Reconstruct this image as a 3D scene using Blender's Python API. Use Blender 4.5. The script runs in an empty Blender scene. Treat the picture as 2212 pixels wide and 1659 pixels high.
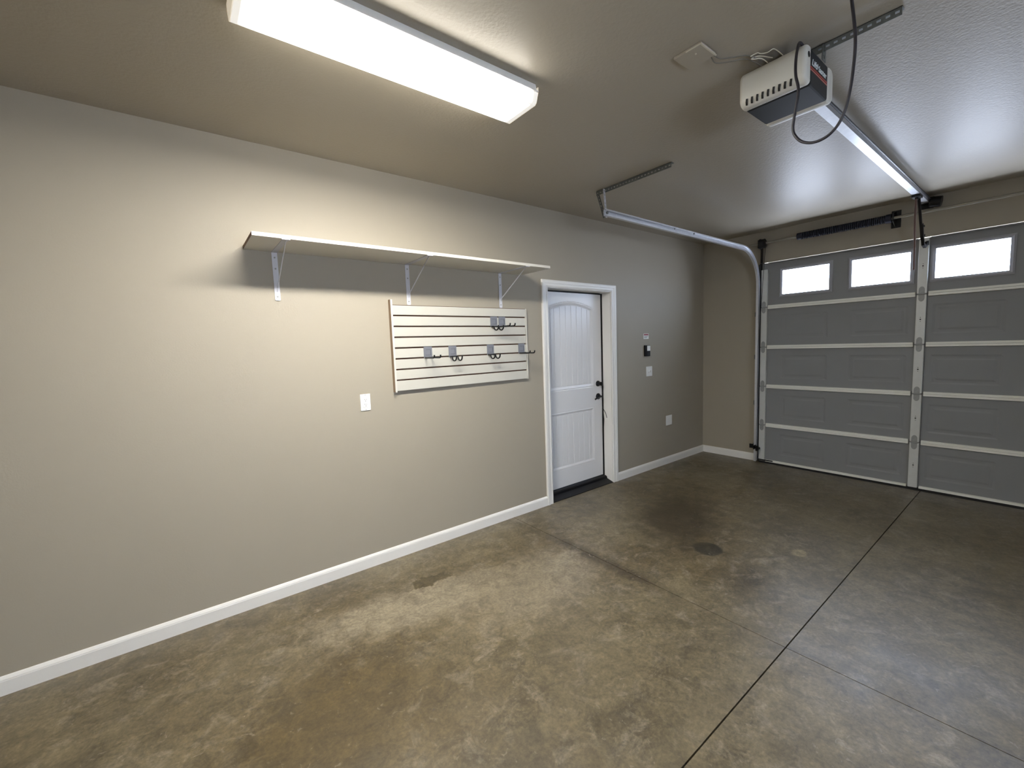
import bpy, bmesh, math, random
from mathutils import Vector, Matrix
random.seed(7)
S = bpy.context.scene
COL = S.collection
PI = math.pi

# ------------------------------------------------------------------ camera
FPX = 921.06
YAW, PITCH, ROLL, CZ = 0.9111, -0.0902, -0.0357, 1.5143
cam_d = bpy.data.cameras.new('camera')
cam_d.sensor_fit = 'HORIZONTAL'
cam_d.sensor_width = 36.0
cam_d.lens = FPX * 36.0 / 2212.0
cam_d.clip_start = 0.02
cam = bpy.data.objects.new('camera', cam_d)
COL.objects.link(cam)
_F = Vector((math.cos(PITCH)*math.cos(YAW), math.cos(PITCH)*math.sin(YAW), math.sin(PITCH)))
_R = _F.cross(Vector((0, 0, 1))).normalized()
_U = _R.cross(_F)
_R2 = _R*math.cos(ROLL) + _U*math.sin(ROLL)
_U2 = -_R*math.sin(ROLL) + _U*math.cos(ROLL)
_M = Matrix((( _R2.x, _U2.x, -_F.x, 0.0), (_R2.y, _U2.y, -_F.y, 0.0), (_R2.z, _U2.z, -_F.z, CZ), (0, 0, 0, 1)))
cam.matrix_world = _M
S.camera = cam

# ------------------------------------------------------------------ light, sky, exposure
S.view_settings.view_transform = 'Standard'
S.view_settings.look = 'None'
S.view_settings.gamma = 1.0
S.view_settings.use_curve_mapping = False
S.view_settings.exposure = 0.33
LAMP = 112.0          # fluorescent fixture
SIDE = 0.145         # share of that glow on the lens's upright sides
SKY = 24.5           # overcast daylight outside the garage door windows
W = bpy.data.worlds.new('daylight')
S.world = W
W.use_nodes = True
_nt = W.node_tree
_nt.nodes.clear()
_o = _nt.nodes.new('ShaderNodeOutputWorld')
_b = _nt.nodes.new('ShaderNodeBackground')
_b.inputs['Strength'].default_value = SKY
_tc = _nt.nodes.new('ShaderNodeTexCoord')
_sx = _nt.nodes.new('ShaderNodeSeparateXYZ')
_cr = _nt.nodes.new('ShaderNodeValToRGB')
_cr.color_ramp.elements[0].position = 0.47
_cr.color_ramp.elements[0].color = (0.78, 0.83, 0.97, 1)
_cr.color_ramp.elements[1].position = 0.53
_cr.color_ramp.elements[1].color = (0.70, 0.80, 1.0, 1)
_ma = _nt.nodes.new('ShaderNodeMath'); _ma.operation = 'MULTIPLY_ADD'
_ma.inputs[1].default_value = 0.5; _ma.inputs[2].default_value = 0.5
_nt.links.new(_tc.outputs['Generated'], _sx.inputs[0])
_nt.links.new(_sx.outputs['Z'], _ma.inputs[0])
_nt.links.new(_ma.outputs[0], _cr.inputs[0])
_nt.links.new(_cr.outputs[0], _b.inputs['Color'])
_nt.links.new(_b.outputs[0], _o.inputs[0])

# room dimensions (metres)
D, L, H = 2.911, 5.484, 2.727          # left wall plane y, garage wall plane x, ceiling
XB, YR = -1.6, -1.75                   # back wall x, right wall y
DOORX = L - 0.05                       # inner plane of the overhead door
YC = 0.81                              # centre of the overhead door
WIN_Y = (1.754, 1.121, 0.512, -0.134)
for i, wy in enumerate(WIN_Y):         # sky portals just outside the panes (guide the sky light in)
    ld = bpy.data.lights.new('window_portal', 'AREA')
    ld.shape = 'RECTANGLE'; ld.size = 0.46; ld.size_y = 0.29
    ld.cycles.is_portal = True
    lo = bpy.data.objects.new('window_portal', ld)
    COL.objects.link(lo)
    lo.location = (DOORX + 0.075, wy, 2.117)
    lo.rotation_euler = (0, PI/2, 0)       # -Z -> -X
    lo.rotation_euler = Matrix(((0, 0, 1), (1, 0, 0), (0, 1, 0))).to_euler()

RWX0, RWX1, RWZ0, RWZ1 = 0.35, 1.55, 1.05, 1.95   # window in the right wall, beside the camera
ld = bpy.data.lights.new('window_portal', 'AREA'); ld.shape = 'RECTANGLE'; ld.size = RWX1-RWX0; ld.size_y = RWZ1-RWZ0
ld.cycles.is_portal = True
lo = bpy.data.objects.new('window_portal', ld); COL.objects.link(lo)
lo.location = ((RWX0+RWX1)/2, YR-0.15, (RWZ0+RWZ1)/2)
lo.rotation_euler = (PI/2, 0, PI)                # faces into the room (+y)

# ------------------------------------------------------------------ materials
def lin(c):
    return tuple((x/12.92 if x <= 0.04045 else ((x+0.055)/1.055)**2.4) for x in [v/255.0 for v in c]) + (1.0,)

def mat(name, rgb, rough=0.5, metal=0.0, spec=0.5, bump=0.0, scale=300.0, vary=0.0, vscale=6.0, emit=None, coat=0.0):
    m = bpy.data.materials.new(name)
    m.use_nodes = True
    nt = m.node_tree
    b = nt.nodes['Principled BSDF']
    b.inputs['Base Color'].default_value = lin(rgb)
    b.inputs['Roughness'].default_value = rough
    b.inputs['Metallic'].default_value = metal
    b.inputs['Specular IOR Level'].default_value = spec
    b.inputs['Coat Weight'].default_value = coat
    tc = nt.nodes.new('ShaderNodeTexCoord')
    if vary > 0:
        n = nt.nodes.new('ShaderNodeTexNoise')
        n.inputs['Scale'].default_value = vscale
        n.inputs['Detail'].default_value = 5
        nt.links.new(tc.outputs['Object'], n.inputs['Vector'])
        mx = nt.nodes.new('ShaderNodeMix'); mx.data_type = 'RGBA'
        c = lin(rgb)
        mx.inputs[6].default_value = tuple(v*(1-vary) for v in c[:3]) + (1,)
        mx.inputs[7].default_value = tuple(min(1, v*(1+vary)) for v in c[:3]) + (1,)
        nt.links.new(n.outputs['Fac'], mx.inputs[0])
        nt.links.new(mx.outputs[2], b.inputs['Base Color'])
    if bump > 0:
        n2 = nt.nodes.new('ShaderNodeTexNoise')
        n2.inputs['Scale'].default_value = scale
        n2.inputs['Detail'].default_value = 3
        nt.links.new(tc.outputs['Object'], n2.inputs['Vector'])
        bp = nt.nodes.new('ShaderNodeBump')
        bp.inputs['Strength'].default_value = bump
        bp.inputs['Distance'].default_value = 0.003
        nt.links.new(n2.outputs['Fac'], bp.inputs['Height'])
        nt.links.new(bp.outputs[0], b.inputs['Normal'])
    if emit:
        b.inputs['Emission Color'].default_value = lin(emit[0])
        b.inputs['Emission Strength'].default_value = emit[1]
    return m

GREIGE = (164, 156, 140)
M_wall = mat('greige_wall_paint', GREIGE, 0.55, spec=0.4, bump=0.10, scale=120, vary=0.02, vscale=3)
M_ceil = mat('greige_ceiling_paint', GREIGE, 0.42, spec=0.45, bump=0.45, scale=75, vary=0.02, vscale=3)
M_white = mat('white_trim_paint', (232, 230, 224), 0.35, bump=0.02, scale=60, vary=0.015)
M_door = mat('white_door_paint', (226, 225, 224), 0.30, bump=0.05, scale=140, vary=0.015)
M_plastic = mat('white_plastic', (236, 235, 230), 0.35, vary=0.01)
M_dark = mat('dark_slot', (18, 18, 18), 0.7, vary=0.05)
M_black = mat('black_metal', (22, 22, 24), 0.35, metal=0.4, vary=0.1, vscale=40)
M_rubber = mat('black_rubber', (20, 19, 20), 0.6, vary=0.1, vscale=30)
M_sill = mat('black_threshold', (7, 7, 11), 0.4, spec=0.3, vary=0.1, vscale=20)
M_shelf = mat('white_melamine', (214, 210, 199), 0.4, vary=0.015, vscale=8)
M_raw = mat('raw_particle_board', (110, 82, 62), 0.8, bump=0.2, scale=400, vary=0.25, vscale=120)
M_mdf = mat('brown_fibreboard', (92, 66, 50), 0.8, vary=0.1, vscale=60)
M_bracket = mat('white_powder_coat_steel', (206, 206, 212), 0.35, vary=0.02)
M_hookd = mat('dark_grey_rib', (84, 86, 94), 0.5, vary=0.04)
M_slat = mat('white_slat_laminate', (198, 195, 184), 0.4, vary=0.015, vscale=8)
M_hookp = mat('grey_hook_plastic', (120, 122, 129), 0.45, vary=0.04, vscale=30)
M_galv = mat('galvanised_steel', (214, 216, 220), 0.34, metal=0.6, bump=0.03, scale=60, vary=0.12, vscale=40)
M_galvd = mat('dull_galvanised_steel', (120, 124, 122), 0.5, metal=0.75, bump=0.03, scale=60, vary=0.3, vscale=60)
M_sect = mat('grey_door_section_back', (134, 135, 136), 0.5, bump=0.05, scale=150, vary=0.04)
M_frame = mat('grey_window_frame', (158, 158, 162), 0.45, vary=0.03)
M_rail = mat('off_white_door_steel', (240, 239, 230), 0.4, vary=0.03)
M_stile = mat('pale_galvanised_stile', (206, 208, 204), 0.4, metal=0.1, vary=0.06, vscale=25)
M_hinge = mat('zinc_hinge', (150, 152, 150), 0.45, metal=0.15, vary=0.15, vscale=40)
M_opdark = mat('opener_dark_enamel', (40, 42, 43), 0.5, spec=0.3, vary=0.08, vscale=30)
M_lensop = mat('opener_white_lens', (200, 198, 188), 0.35, vary=0.03, vscale=10)
M_red = mat('red_stripe', (176, 62, 52), 0.45, vary=0.05)
M_cord = mat('black_cord', (38, 36, 42), 0.5, vary=0.08, vscale=30)
M_rope = mat('faded_red_rope', (108, 84, 77), 0.8, bump=0.3, scale=500, vary=0.15, vscale=200)
M_wire = mat('pale_bell_wire', (200, 196, 178), 0.5, vary=0.05)
M_wired = mat('dull_grey_wire', (104, 100, 90), 0.6, vary=0.1)
M_spring = mat('oiled_spring_steel', (44, 46, 58), 0.4, metal=0.6, vary=0.2, vscale=80)
M_shaft = mat('steel_shaft', (150, 146, 134), 0.4, metal=0.6, vary=0.1, vscale=20)

def window_glass():
    m = bpy.data.materials.new('clear_window_glass'); m.use_nodes = True
    nt = m.node_tree; nt.nodes.clear()
    o = nt.nodes.new('ShaderNodeOutputMaterial')
    t = nt.nodes.new('ShaderNodeBsdfTransparent')
    n = nt.nodes.new('ShaderNodeTexNoise'); n.inputs['Scale'].default_value = 160; n.inputs['Detail'].default_value = 2
    cr = nt.nodes.new('ShaderNodeValToRGB')
    cr.color_ramp.elements[0].color = (0.80, 0.83, 0.86, 1); cr.color_ramp.elements[1].color = (0.92, 0.94, 0.96, 1)
    g = nt.nodes.new('ShaderNodeBsdfGlossy'); g.inputs['Roughness'].default_value = 0.05
    mx = nt.nodes.new('ShaderNodeMixShader'); mx.inputs[0].default_value = 0.05
    tc = nt.nodes.new('ShaderNodeTexCoord')
    nt.links.new(tc.outputs['Object'], n.inputs['Vector'])
    nt.links.new(n.outputs['Fac'], cr.inputs[0]); nt.links.new(cr.outputs[0], t.inputs['Color'])
    nt.links.new(t.outputs[0], mx.inputs[1]); nt.links.new(g.outputs[0], mx.inputs[2])
    nt.links.new(mx.outputs[0], o.inputs[0])
    return m
M_glass = window_glass()

def lens_mat(hx, hy):
    """prismatic diffuser over two tubes: glows most in the middle, weaker at its rim and ends"""
    m = bpy.data.materials.new('glowing_prismatic_lens'); m.use_nodes = True
    nt = m.node_tree
    b = nt.nodes['Principled BSDF']
    b.inputs['Base Color'].default_value = (0.45, 0.44, 0.40, 1)
    b.inputs['Roughness'].default_value = 0.25
    tc = nt.nodes.new('ShaderNodeTexCoord'); sx = nt.nodes.new('ShaderNodeSeparateXYZ')
    nt.links.new(tc.outputs['Object'], sx.inputs[0])
    def edge(sock, half, soft):
        a = nt.nodes.new('ShaderNodeMath'); a.operation = 'ABSOLUTE'; nt.links.new(sock, a.inputs[0])
        r = nt.nodes.new('ShaderNodeMapRange'); r.interpolation_type = 'SMOOTHSTEP'
        r.inputs['From Min'].default_value = half; r.inputs['From Max'].default_value = half - soft
        nt.links.new(a.outputs[0], r.inputs['Value'])
        return r.outputs[0]
    ex = edge(sx.outputs['X'], hx-0.022, 0.06)
    ey = edge(sx.outputs['Y'], hy-0.030, 0.022)
    mu = nt.nodes.new('ShaderNodeMath'); mu.operation = 'MULTIPLY'
    nt.links.new(ex, mu.inputs[0]); nt.links.new(ey, mu.inputs[1])
    # the upright sides (above the bottom rim) glow too
    sd = nt.nodes.new('ShaderNodeMapRange'); sd.interpolation_type = 'SMOOTHSTEP'
    sd.inputs['From Min'].default_value = -0.0235; sd.inputs['From Max'].default_value = -0.016
    sd.inputs['To Max'].default_value = SIDE
    nt.links.new(sx.outputs['Z'], sd.inputs['Value'])
    tp = nt.nodes.new('ShaderNodeMapRange'); tp.interpolation_type = 'SMOOTHSTEP'      # opaque upper lip
    tp.inputs['From Min'].default_value = 0.026; tp.inputs['From Max'].default_value = 0.020
    nt.links.new(sx.outputs['Z'], tp.inputs['Value'])
    sm = nt.nodes.new('ShaderNodeMath'); sm.operation = 'MULTIPLY'
    nt.links.new(ex, sm.inputs[0]); nt.links.new(sd.outputs[0], sm.inputs[1])
    s2 = nt.nodes.new('ShaderNodeMath'); s2.operation = 'MULTIPLY'
    nt.links.new(sm.outputs[0], s2.inputs[0]); nt.links.new(tp.outputs[0], s2.inputs[1])
    mm = nt.nodes.new('ShaderNodeMath'); mm.operation = 'MAXIMUM'
    nt.links.new(mu.outputs[0], mm.inputs[0]); nt.links.new(s2.outputs[0], mm.inputs[1])
    st = nt.nodes.new('ShaderNodeMapRange')
    st.inputs['To Min'].default_value = 0.55; st.inputs['To Max'].default_value = LAMP
    nt.links.new(mm.outputs[0], st.inputs['Value'])
    nt.links.new(st.outputs[0], b.inputs['Emission Strength'])
    b.inputs['Emission Color'].default_value = (1.0, 0.965, 0.90, 1)
    # prism pattern
    ck = nt.nodes.new('ShaderNodeTexChecker'); ck.inputs['Scale'].default_value = 260
    nt.links.new(tc.outputs['Object'], ck.inputs['Vector'])
    bp = nt.nodes.new('ShaderNodeBump'); bp.inputs['Strength'].default_value = 0.2; bp.inputs['Distance'].default_value = 0.002
    nt.links.new(ck.outputs['Fac'], bp.inputs['Height']); nt.links.new(bp.outputs[0], b.inputs['Normal'])
    return m

def concrete():
    m = bpy.data.materials.new('stained_sealed_concrete'); m.use_nodes = True
    nt = m.node_tree; N = nt.nodes; K = nt.links.new
    b = N['Principled BSDF']
    geo = N.new('ShaderNodeNewGeometry')
    P = geo.outputs['Position']
    def noise(scale, detail=6, rough=0.55, dist=0.0, vec=None, off=None):
        n = N.new('ShaderNodeTexNoise')
        n.inputs['Scale'].default_value = scale; n.inputs['Detail'].default_value = detail
        n.inputs['Roughness'].default_value = rough; n.inputs['Distortion'].default_value = dist
        if off:
            mp = N.new('ShaderNodeMapping'); mp.inputs['Location'].default_value = off
            K(P, mp.inputs['Vector']); K(mp.outputs[0], n.inputs['Vector'])
        else:
            K(vec or P, n.inputs['Vector'])
        return n.outputs['Fac']
    def ramp(sock, a, b_, ca=(0, 0, 0, 1), cb=(1, 1, 1, 1)):
        r = N.new('ShaderNodeValToRGB')
        r.color_ramp.elements[0].position = a; r.color_ramp.elements[0].color = ca
        r.color_ramp.elements[1].position = b_; r.color_ramp.elements[1].color = cb
        K(sock, r.inputs[0]); return r.outputs[0]
    def mix(f, a, b_, mode='MIX'):
        x = N.new('ShaderNodeMix'); x.data_type = 'RGBA'; x.blend_type = mode
        if hasattr(f, 'is_linked') or hasattr(f, 'links'): K(f, x.inputs[0])
        else: x.inputs[0].default_value = f
        for k, v in ((6, a), (7, b_)):
            if isinstance(v, tuple): x.inputs[k].default_value = v
            else: K(v, x.inputs[k])
        return x.outputs[2]
    def spot(x, y, rx, ry, soft, rot=0.0, wob=0.25):
        mp = N.new('ShaderNodeMapping'); mp.vector_type = 'TEXTURE'
        mp.inputs['Location'].default_value = (x, y, 0); mp.inputs['Rotation'].default_value = (0, 0, rot)
        mp.inputs['Scale'].default_value = (rx, ry, 1)
        K(P, mp.inputs['Vector'])
        ln = N.new('ShaderNodeVectorMath'); ln.operation = 'LENGTH'; K(mp.outputs[0], ln.inputs[0])
        ad = N.new('ShaderNodeMath'); ad.operation = 'MULTIPLY_ADD'
        K(noise(9, 5, 0.6, off=(x, y, 3)), ad.inputs[0]); ad.inputs[1].default_value = wob*4; K(ln.outputs['Value'], ad.inputs[2])
        r = N.new('ShaderNodeMapRange'); r.interpolation_type = 'SMOOTHSTEP'
        r.inputs['From Min'].default_value = 1 + wob*2 + soft; r.inputs['From Max'].default_value = 1 + wob*2 - soft
        K(ad.outputs[0], r.inputs['Value'])
        return r.outputs[0]
    base = mix(ramp(noise(1.1, 8, 0.62, 0.7), 0.34, 0.66), (0.135, 0.114, 0.074, 1), (0.285, 0.254, 0.178, 1))
    base = mix(ramp(noise(2.6, 8, 0.65, 0.5, off=(4, 1, 0)), 0.42, 0.72), base, (0.30, 0.267, 0.188, 1))
    o = ramp(noise(0.9, 5, 0.5, 0.4, off=(9, 2, 0)), 0.48, 0.75)
    om = N.new('ShaderNodeMath'); om.operation = 'MULTIPLY'; om.inputs[1].default_value = 0.55; K(o, om.inputs[0])
    base = mix(om.outputs[0], base, (0.165, 0.118, 0.050, 1))
    base = mix(ramp(noise(7, 6, 0.7, 0.8, off=(1, 7, 0)), 0.52, 0.70), base, (0.37, 0.34, 0.285, 1))
    dk = ramp(noise(3.4, 7, 0.7, 1.0, off=(2, 5, 0)), 0.60, 0.74)
    dm = N.new('ShaderNodeMath'); dm.operation = 'MULTIPLY'; dm.inputs[1].default_value = 0.55; K(dk, dm.inputs[0])
    base = mix(dm.outputs[0], base, (0.085, 0.070, 0.044, 1))
    # named stains
    base = mix(spot(1.0, 2.28, 0.55, 0.20, 0.5, -0.15, 0.35), base, (0.43, 0.395, 0.325, 1))
    base = mix(spot(1.75, 2.0, 0.55, 0.28, 0.5, 0.2, 0.35), base, (0.37, 0.335, 0.27, 1))
    base = mix(spot(1.17, 2.47, 0.13, 0.06, 0.10, -0.1, 0.7), base, (0.15, 0.128, 0.080, 1))
    base = mix(spot(2.9, 1.5, 0.10, 0.10, 0.12, 0, 0.10), base, (0.075, 0.068, 0.050, 1))
    base = mix(spot(3.25, 1.95, 0.5, 0.30, 0.5, 0.4, 0.4), base, (0.095, 0.076, 0.044, 1))
    base = mix(spot(0.35, 1.75, 0.5, 0.30, 0.6, 0.5, 0.4), base, (0.155, 0.118, 0.054, 1))
    base = mix(spot(3.3, 1.05, 0.06, 0.045, 0.2, 0, 0.2), base, (0.45, 0.398, 0.272, 1))
    base = mix(spot(2.20, 1.92, 0.06, 0.55, 0.7, 0.0, 0.4), base, (0.115, 0.095, 0.062, 1))
    base = mix(spot(2.02, 2.08, 0.17, 0.07, 0.4, 0.3, 0.5), base, (0.40, 0.37, 0.31, 1))
    # grain and pits
    g = noise(60, 4, 0.7)
    base = mix(1.0, base, (0.55, 0.50, 0.41, 1), 'MULTIPLY')
    base = mix(0.75, base, ramp(noise(11, 7, 0.74, 0.9, off=(8, 3, 0)), 0.37, 0.63, (0.62, 0.62, 0.62, 1), (1.36, 1.36, 1.36, 1)), 'MULTIPLY')
    base = mix(0.70, base, ramp(g, 0.33, 0.67, (0.66, 0.66, 0.66, 1), (1.36, 1.36, 1.36, 1)), 'MULTIPLY')
    fl = ramp(noise(26, 4, 0.6, 1.2, off=(6, 9, 0)), 0.64, 0.72)
    fm_ = N.new('ShaderNodeMath'); fm_.operation = 'MULTIPLY'; fm_.inputs[1].default_value = 0.45; K(fl, fm_.inputs[0])
    base = mix(fm_.outputs[0], base, (0.30, 0.265, 0.205, 1))
    pit = ramp(noise(30, 3, 0.6, 0, off=(5, 5, 0)), 0.70, 0.76)
    base = mix(pit, base, (0.07, 0.06, 0.05, 1))
    K(base, b.inputs['Base Color'])
    rr = N.new('ShaderNodeMapRange'); K(noise(2.2, 6, 0.6, off=(3, 3, 0)), rr.inputs['Value'])
    rr.inputs['From Min'].default_value = 0.3; rr.inputs['From Max'].default_value = 0.7
    rr.inputs['To Min'].default_value = 0.30; rr.inputs['To Max'].default_value = 0.46
    K(rr.outputs[0], b.inputs['Roughness'])
    b.inputs['Specular IOR Level'].default_value = 0.8
    bp = N.new('ShaderNodeBump'); bp.inputs['Strength'].default_value = 0.25; bp.inputs['Distance'].default_value = 0.002
    K(noise(45, 5, 0.7), bp.inputs['Height']); K(bp.outputs[0], b.inputs['Normal'])
    return m
M_conc = concrete()

# ------------------------------------------------------------------ builders
WL = {}   # world origin of every object (all objects are unrotated when built)

class MB:
    def __init__(s):
        s.v = []; s.f = []; s.mi = []
    def quad(s, pts, mi=0):
        i = len(s.v); s.v += [tuple(p) for p in pts]; s.f.append(tuple(range(i, i+len(pts)))); s.mi.append(mi)
    def box(s, x0, x1, y0, y1, z0, z1, mi=0, ends=None):
        i = len(s.v)
        for x in (x0, x1):
            for y in (y0, y1):
                for z in (z0, z1): s.v.append((x, y, z))
        fs = [(0, 1, 3, 2), (4, 6, 7, 5), (0, 4, 5, 1), (2, 3, 7, 6), (0, 2, 6, 4), (1, 5, 7, 3)]
        for k, f in enumerate(fs):
            s.f.append(tuple(i+a for a in f)); s.mi.append(ends if (ends is not None and k < 2) else mi)
        return s
    def sweep(s, path, prof, closed_prof=True, cap=True, up=None, mi=0):
        """prof: list of (a, b); a along 'side', b along 'up' frame vectors (rotation minimising)."""
        P = [Vector(p) for p in path]; n = len(P); m = len(prof)
        T = []
        for i in range(n):
            t = (P[min(i+1, n-1)] - P[max(i-1, 0)]).normalized(); T.append(t)
        u = Vector(up) if up else (Vector((0, 0, 1)) if abs(T[0].z) < 0.9 else Vector((1, 0, 0)))
        base = len(s.v)
        for i in range(n):
            u = (u - T[i]*u.dot(T[i])).normalized(); r = T[i].cross(u)
            for a, b in prof: s.v.append(tuple(P[i] + r*a + u*b))
        rng = m if closed_prof else m-1
        for i in range(n-1):
            for j in range(rng):
                k = (j+1) % m
                s.f.append((base+i*m+j, base+i*m+k, base+(i+1)*m+k, base+(i+1)*m+j)); s.mi.append(mi)
        if cap and closed_prof:
            s.f.append(tuple(base+j for j in reversed(range(m)))); s.mi.append(mi)
            s.f.append(tuple(base+(n-1)*m+j for j in range(m))); s.mi.append(mi)
        return s
    def tube(s, path, r, seg=10, up=None, mi=0):
        return s.sweep(path, [(r*math.cos(2*PI*k/seg), r*math.sin(2*PI*k/seg)) for k in range(seg)], up=up, mi=mi)
    def cyl(s, a, b, r, seg=16, r2=None, mi=0):
        a = Vector(a); b = Vector(b); t = (b-a).normalized()
        u = Vector((0, 0, 1)) if abs(t.z) < 0.9 else Vector((1, 0, 0))
        u = (u - t*u.dot(t)).normalized(); w = t.cross(u); i = len(s.v)
        r2 = r if r2 is None else r2
        for p, q in ((a, r), (b, r2)):
            for k in range(seg):
                an = 2*PI*k/seg; s.v.append(tuple(p + u*math.cos(an)*q + w*math.sin(an)*q))
        for k in range(seg):
            n = (k+1) % seg
            s.f.append((i+k, i+n, i+seg+n, i+seg+k)); s.mi.append(mi)
        s.f.append(tuple(i+k for k in reversed(range(seg)))); s.mi.append(mi)
        s.f.append(tuple(i+seg+k for k in range(seg))); s.mi.append(mi)
        return s
    def lathe(s, c, axis, prof, seg=20):
        """prof list of (dist along axis, radius)"""
        c = Vector(c); t = Vector(axis).normalized()
        u = Vector((0, 0, 1)) if abs(t.z) < 0.9 else Vector((1, 0, 0))
        u = (u - t*u.dot(t)).normalized(); w = t.cross(u); i = len(s.v); m = len(prof)
        for d, r in prof:
            for k in range(seg):
                an = 2*PI*k/seg; s.v.append(tuple(c + t*d + u*math.cos(an)*r + w*math.sin(an)*r))
        for j in range(m-1):
            for k in range(seg):
                n = (k+1) % seg
                s.f.append((i+j*seg+k, i+j*seg+n, i+(j+1)*seg+n, i+(j+1)*seg+k)); s.mi.append(0)
        s.f.append(tuple(i+k for k in reversed(range(seg)))); s.mi.append(0)
        s.f.append(tuple(i+(m-1)*seg+k for k in range(seg))); s.mi.append(0)
        return s
    def prism(s, poly, axis, a0, a1, mi=0):
        """poly in the two remaining axes (in xyz order), extruded along axis between a0 and a1"""
        def P(p, a):
            q = list(p); q.insert(axis, a); return tuple(q)
        i = len(s.v); n = len(poly)
        s.v += [P(p, a0) for p in poly] + [P(p, a1) for p in poly]
        for k in range(n):
            j = (k+1) % n
            s.f.append((i+k, i+j, i+n+j, i+n+k)); s.mi.append(mi)
        s.f.append(tuple(i+k for k in reversed(range(n)))); s.mi.append(mi)
        s.f.append(tuple(i+n+k for k in range(n))); s.mi.append(mi)
        return s
    def build(s, name, material, parent=None, bevel=0.0, smooth=False, origin=None, bseg=2):
        me = bpy.data.meshes.new(name)
        if origin is None:
            lo = [min(v[k] for v in s.v) for k in range(3)]; hi = [max(v[k] for v in s.v) for k in range(3)]
            origin = Vector([(lo[k]+hi[k])/2 for k in range(3)])
        origin = Vector(origin)
        me.from_pydata([tuple(Vector(v)-origin) for v in s.v], [], s.f)
        mats = material if isinstance(material, (list, tuple)) else [material]
        for m in mats: me.materials.append(m)
        if len(mats) > 1: me.polygons.foreach_set('material_index', s.mi)
        bm = bmesh.new(); bm.from_mesh(me)
        bmesh.ops.recalc_face_normals(bm, faces=bm.faces)
        bm.to_mesh(me); bm.free()
        if smooth:
            me.polygons.foreach_set('use_smooth', [True]*len(me.polygons))
            try: me.set_sharp_from_angle(angle=math.radians(40))
            except Exception: pass
        o = bpy.data.objects.new(name, me); COL.objects.link(o)
        pw = WL[parent] if parent is not None else Vector((0, 0, 0))
        if parent is not None: o.parent = parent
        o.location = origin - pw
        WL[o] = origin
        if bevel > 0:
            md = o.modifiers.new('bevel', 'BEVEL'); md.width = bevel; md.segments = bseg; md.limit_method = 'ANGLE'
        return o

def tag(o, label, cat=None, group=None, kind=None):
    o['label'] = label
    if cat: o['category'] = cat
    if group: o['group'] = group
    if kind: o['kind'] = kind
    return o

def thing(name, label, cat, loc, group=None, kind=None):
    o = bpy.data.objects.new(name, None); COL.objects.link(o)
    o.location = loc; o.empty_display_size = 0.05; WL[o] = Vector(loc)
    return tag(o, label, cat, group, kind)

def dup(root, loc, label, parts=None):
    r = root.copy(); COL.objects.link(r); r.location = loc; r['label'] = label
    for ch in root.children:
        c = ch.copy(); COL.objects.link(c); c.parent = r
        for g in ch.children:
            d = g.copy(); COL.objects.link(d); d.parent = c
    return r

def B(x0, x1, y0, y1, z0, z1): return MB().box(x0, x1, y0, y1, z0, z1)

def perforated(p0, p1, width_dir, width, pitch, hole_l, hole_w, th_dir, th=0.002, mb=None):
    """strip from p0 to p1 with a row of real slots"""
    mb = mb or MB()
    p0 = Vector(p0); p1 = Vector(p1); t = (p1-p0); Ln = t.length; t.normalize()
    w = Vector(width_dir).normalized(); n = Vector(th_dir).normalized()*th
    k = max(1, int(round(Ln/pitch))); pt = Ln/k
    for i in range(k):
        o = p0 + t*(pt*i)
        def Q(a, b, c): return o + t*a + w*b + n*c
        a0, a1 = (pt-hole_l)/2, (pt+hole_l)/2
        b0, b1 = (width-hole_w)/2, (width+hole_w)/2
        outer = [(0, 0), (pt, 0), (pt, width), (0, width)]
        inner = [(a0, b0), (a1, b0), (a1, b1), (a0, b1)]
        base = len(mb.v)
        for c in (0, 1):
            for q in outer: mb.v.append(tuple(Q(q[0], q[1], c)))
            for q in inner: mb.v.append(tuple(Q(q[0], q[1], c)))
        for j in range(4):
            m = (j+1) % 4
            for f in ((j, m, 4+m, 4+j), (8+j, 8+4+j, 8+4+m, 8+m), (4+j, 4+m, 12+m, 12+j), (j, 8+j, 8+m, m)):
                mb.f.append(tuple(base+x for x in f)); mb.mi.append(0)
    return mb

# ------------------------------------------------------------------ room shell
def structure(o, label, cat):
    return tag(o, label, cat, kind='structure')

TH = 0.2
floor = structure(B(XB-TH, L+0.6, YR-TH, D+TH, -0.14, -0.012).build('floor', mat('joint_dirt', (30, 26, 22), 0.9, vary=0.2, vscale=30)),
                  'stained brown grey concrete garage floor cut into slabs by saw joints', 'floor')
JX, JY = 2.214, 0.7526
for (xa, xb) in ((XB-TH, JX-0.002), (JX+0.002, L+0.6)):
    for (ya, yb) in ((YR-TH, JY-0.003), (JY+0.003, D+TH)):
        B(xa, xb, ya, yb, -0.012, 0.0).build('slab', M_conc, floor)
ceiling = structure(B(XB-TH, L+TH, YR-TH, D+TH, H, H+0.15).build('ceiling', M_ceil),
                    'greige textured drywall ceiling above the whole garage', 'ceiling')
# left wall with the entry door opening
DX0, DX1, DZ = 2.686, 3.602, 2.042
wl = MB()
wl.box(XB-TH, DX0, D, D+TH, 0, H); wl.box(DX1, L+TH, D, D+TH, 0, H); wl.box(DX0, DX1, D, D+TH, DZ, H)
structure(wl.build('wall_left', M_wall), 'long greige wall carrying the shelf, slat panel and white entry door', 'wall')
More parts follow.
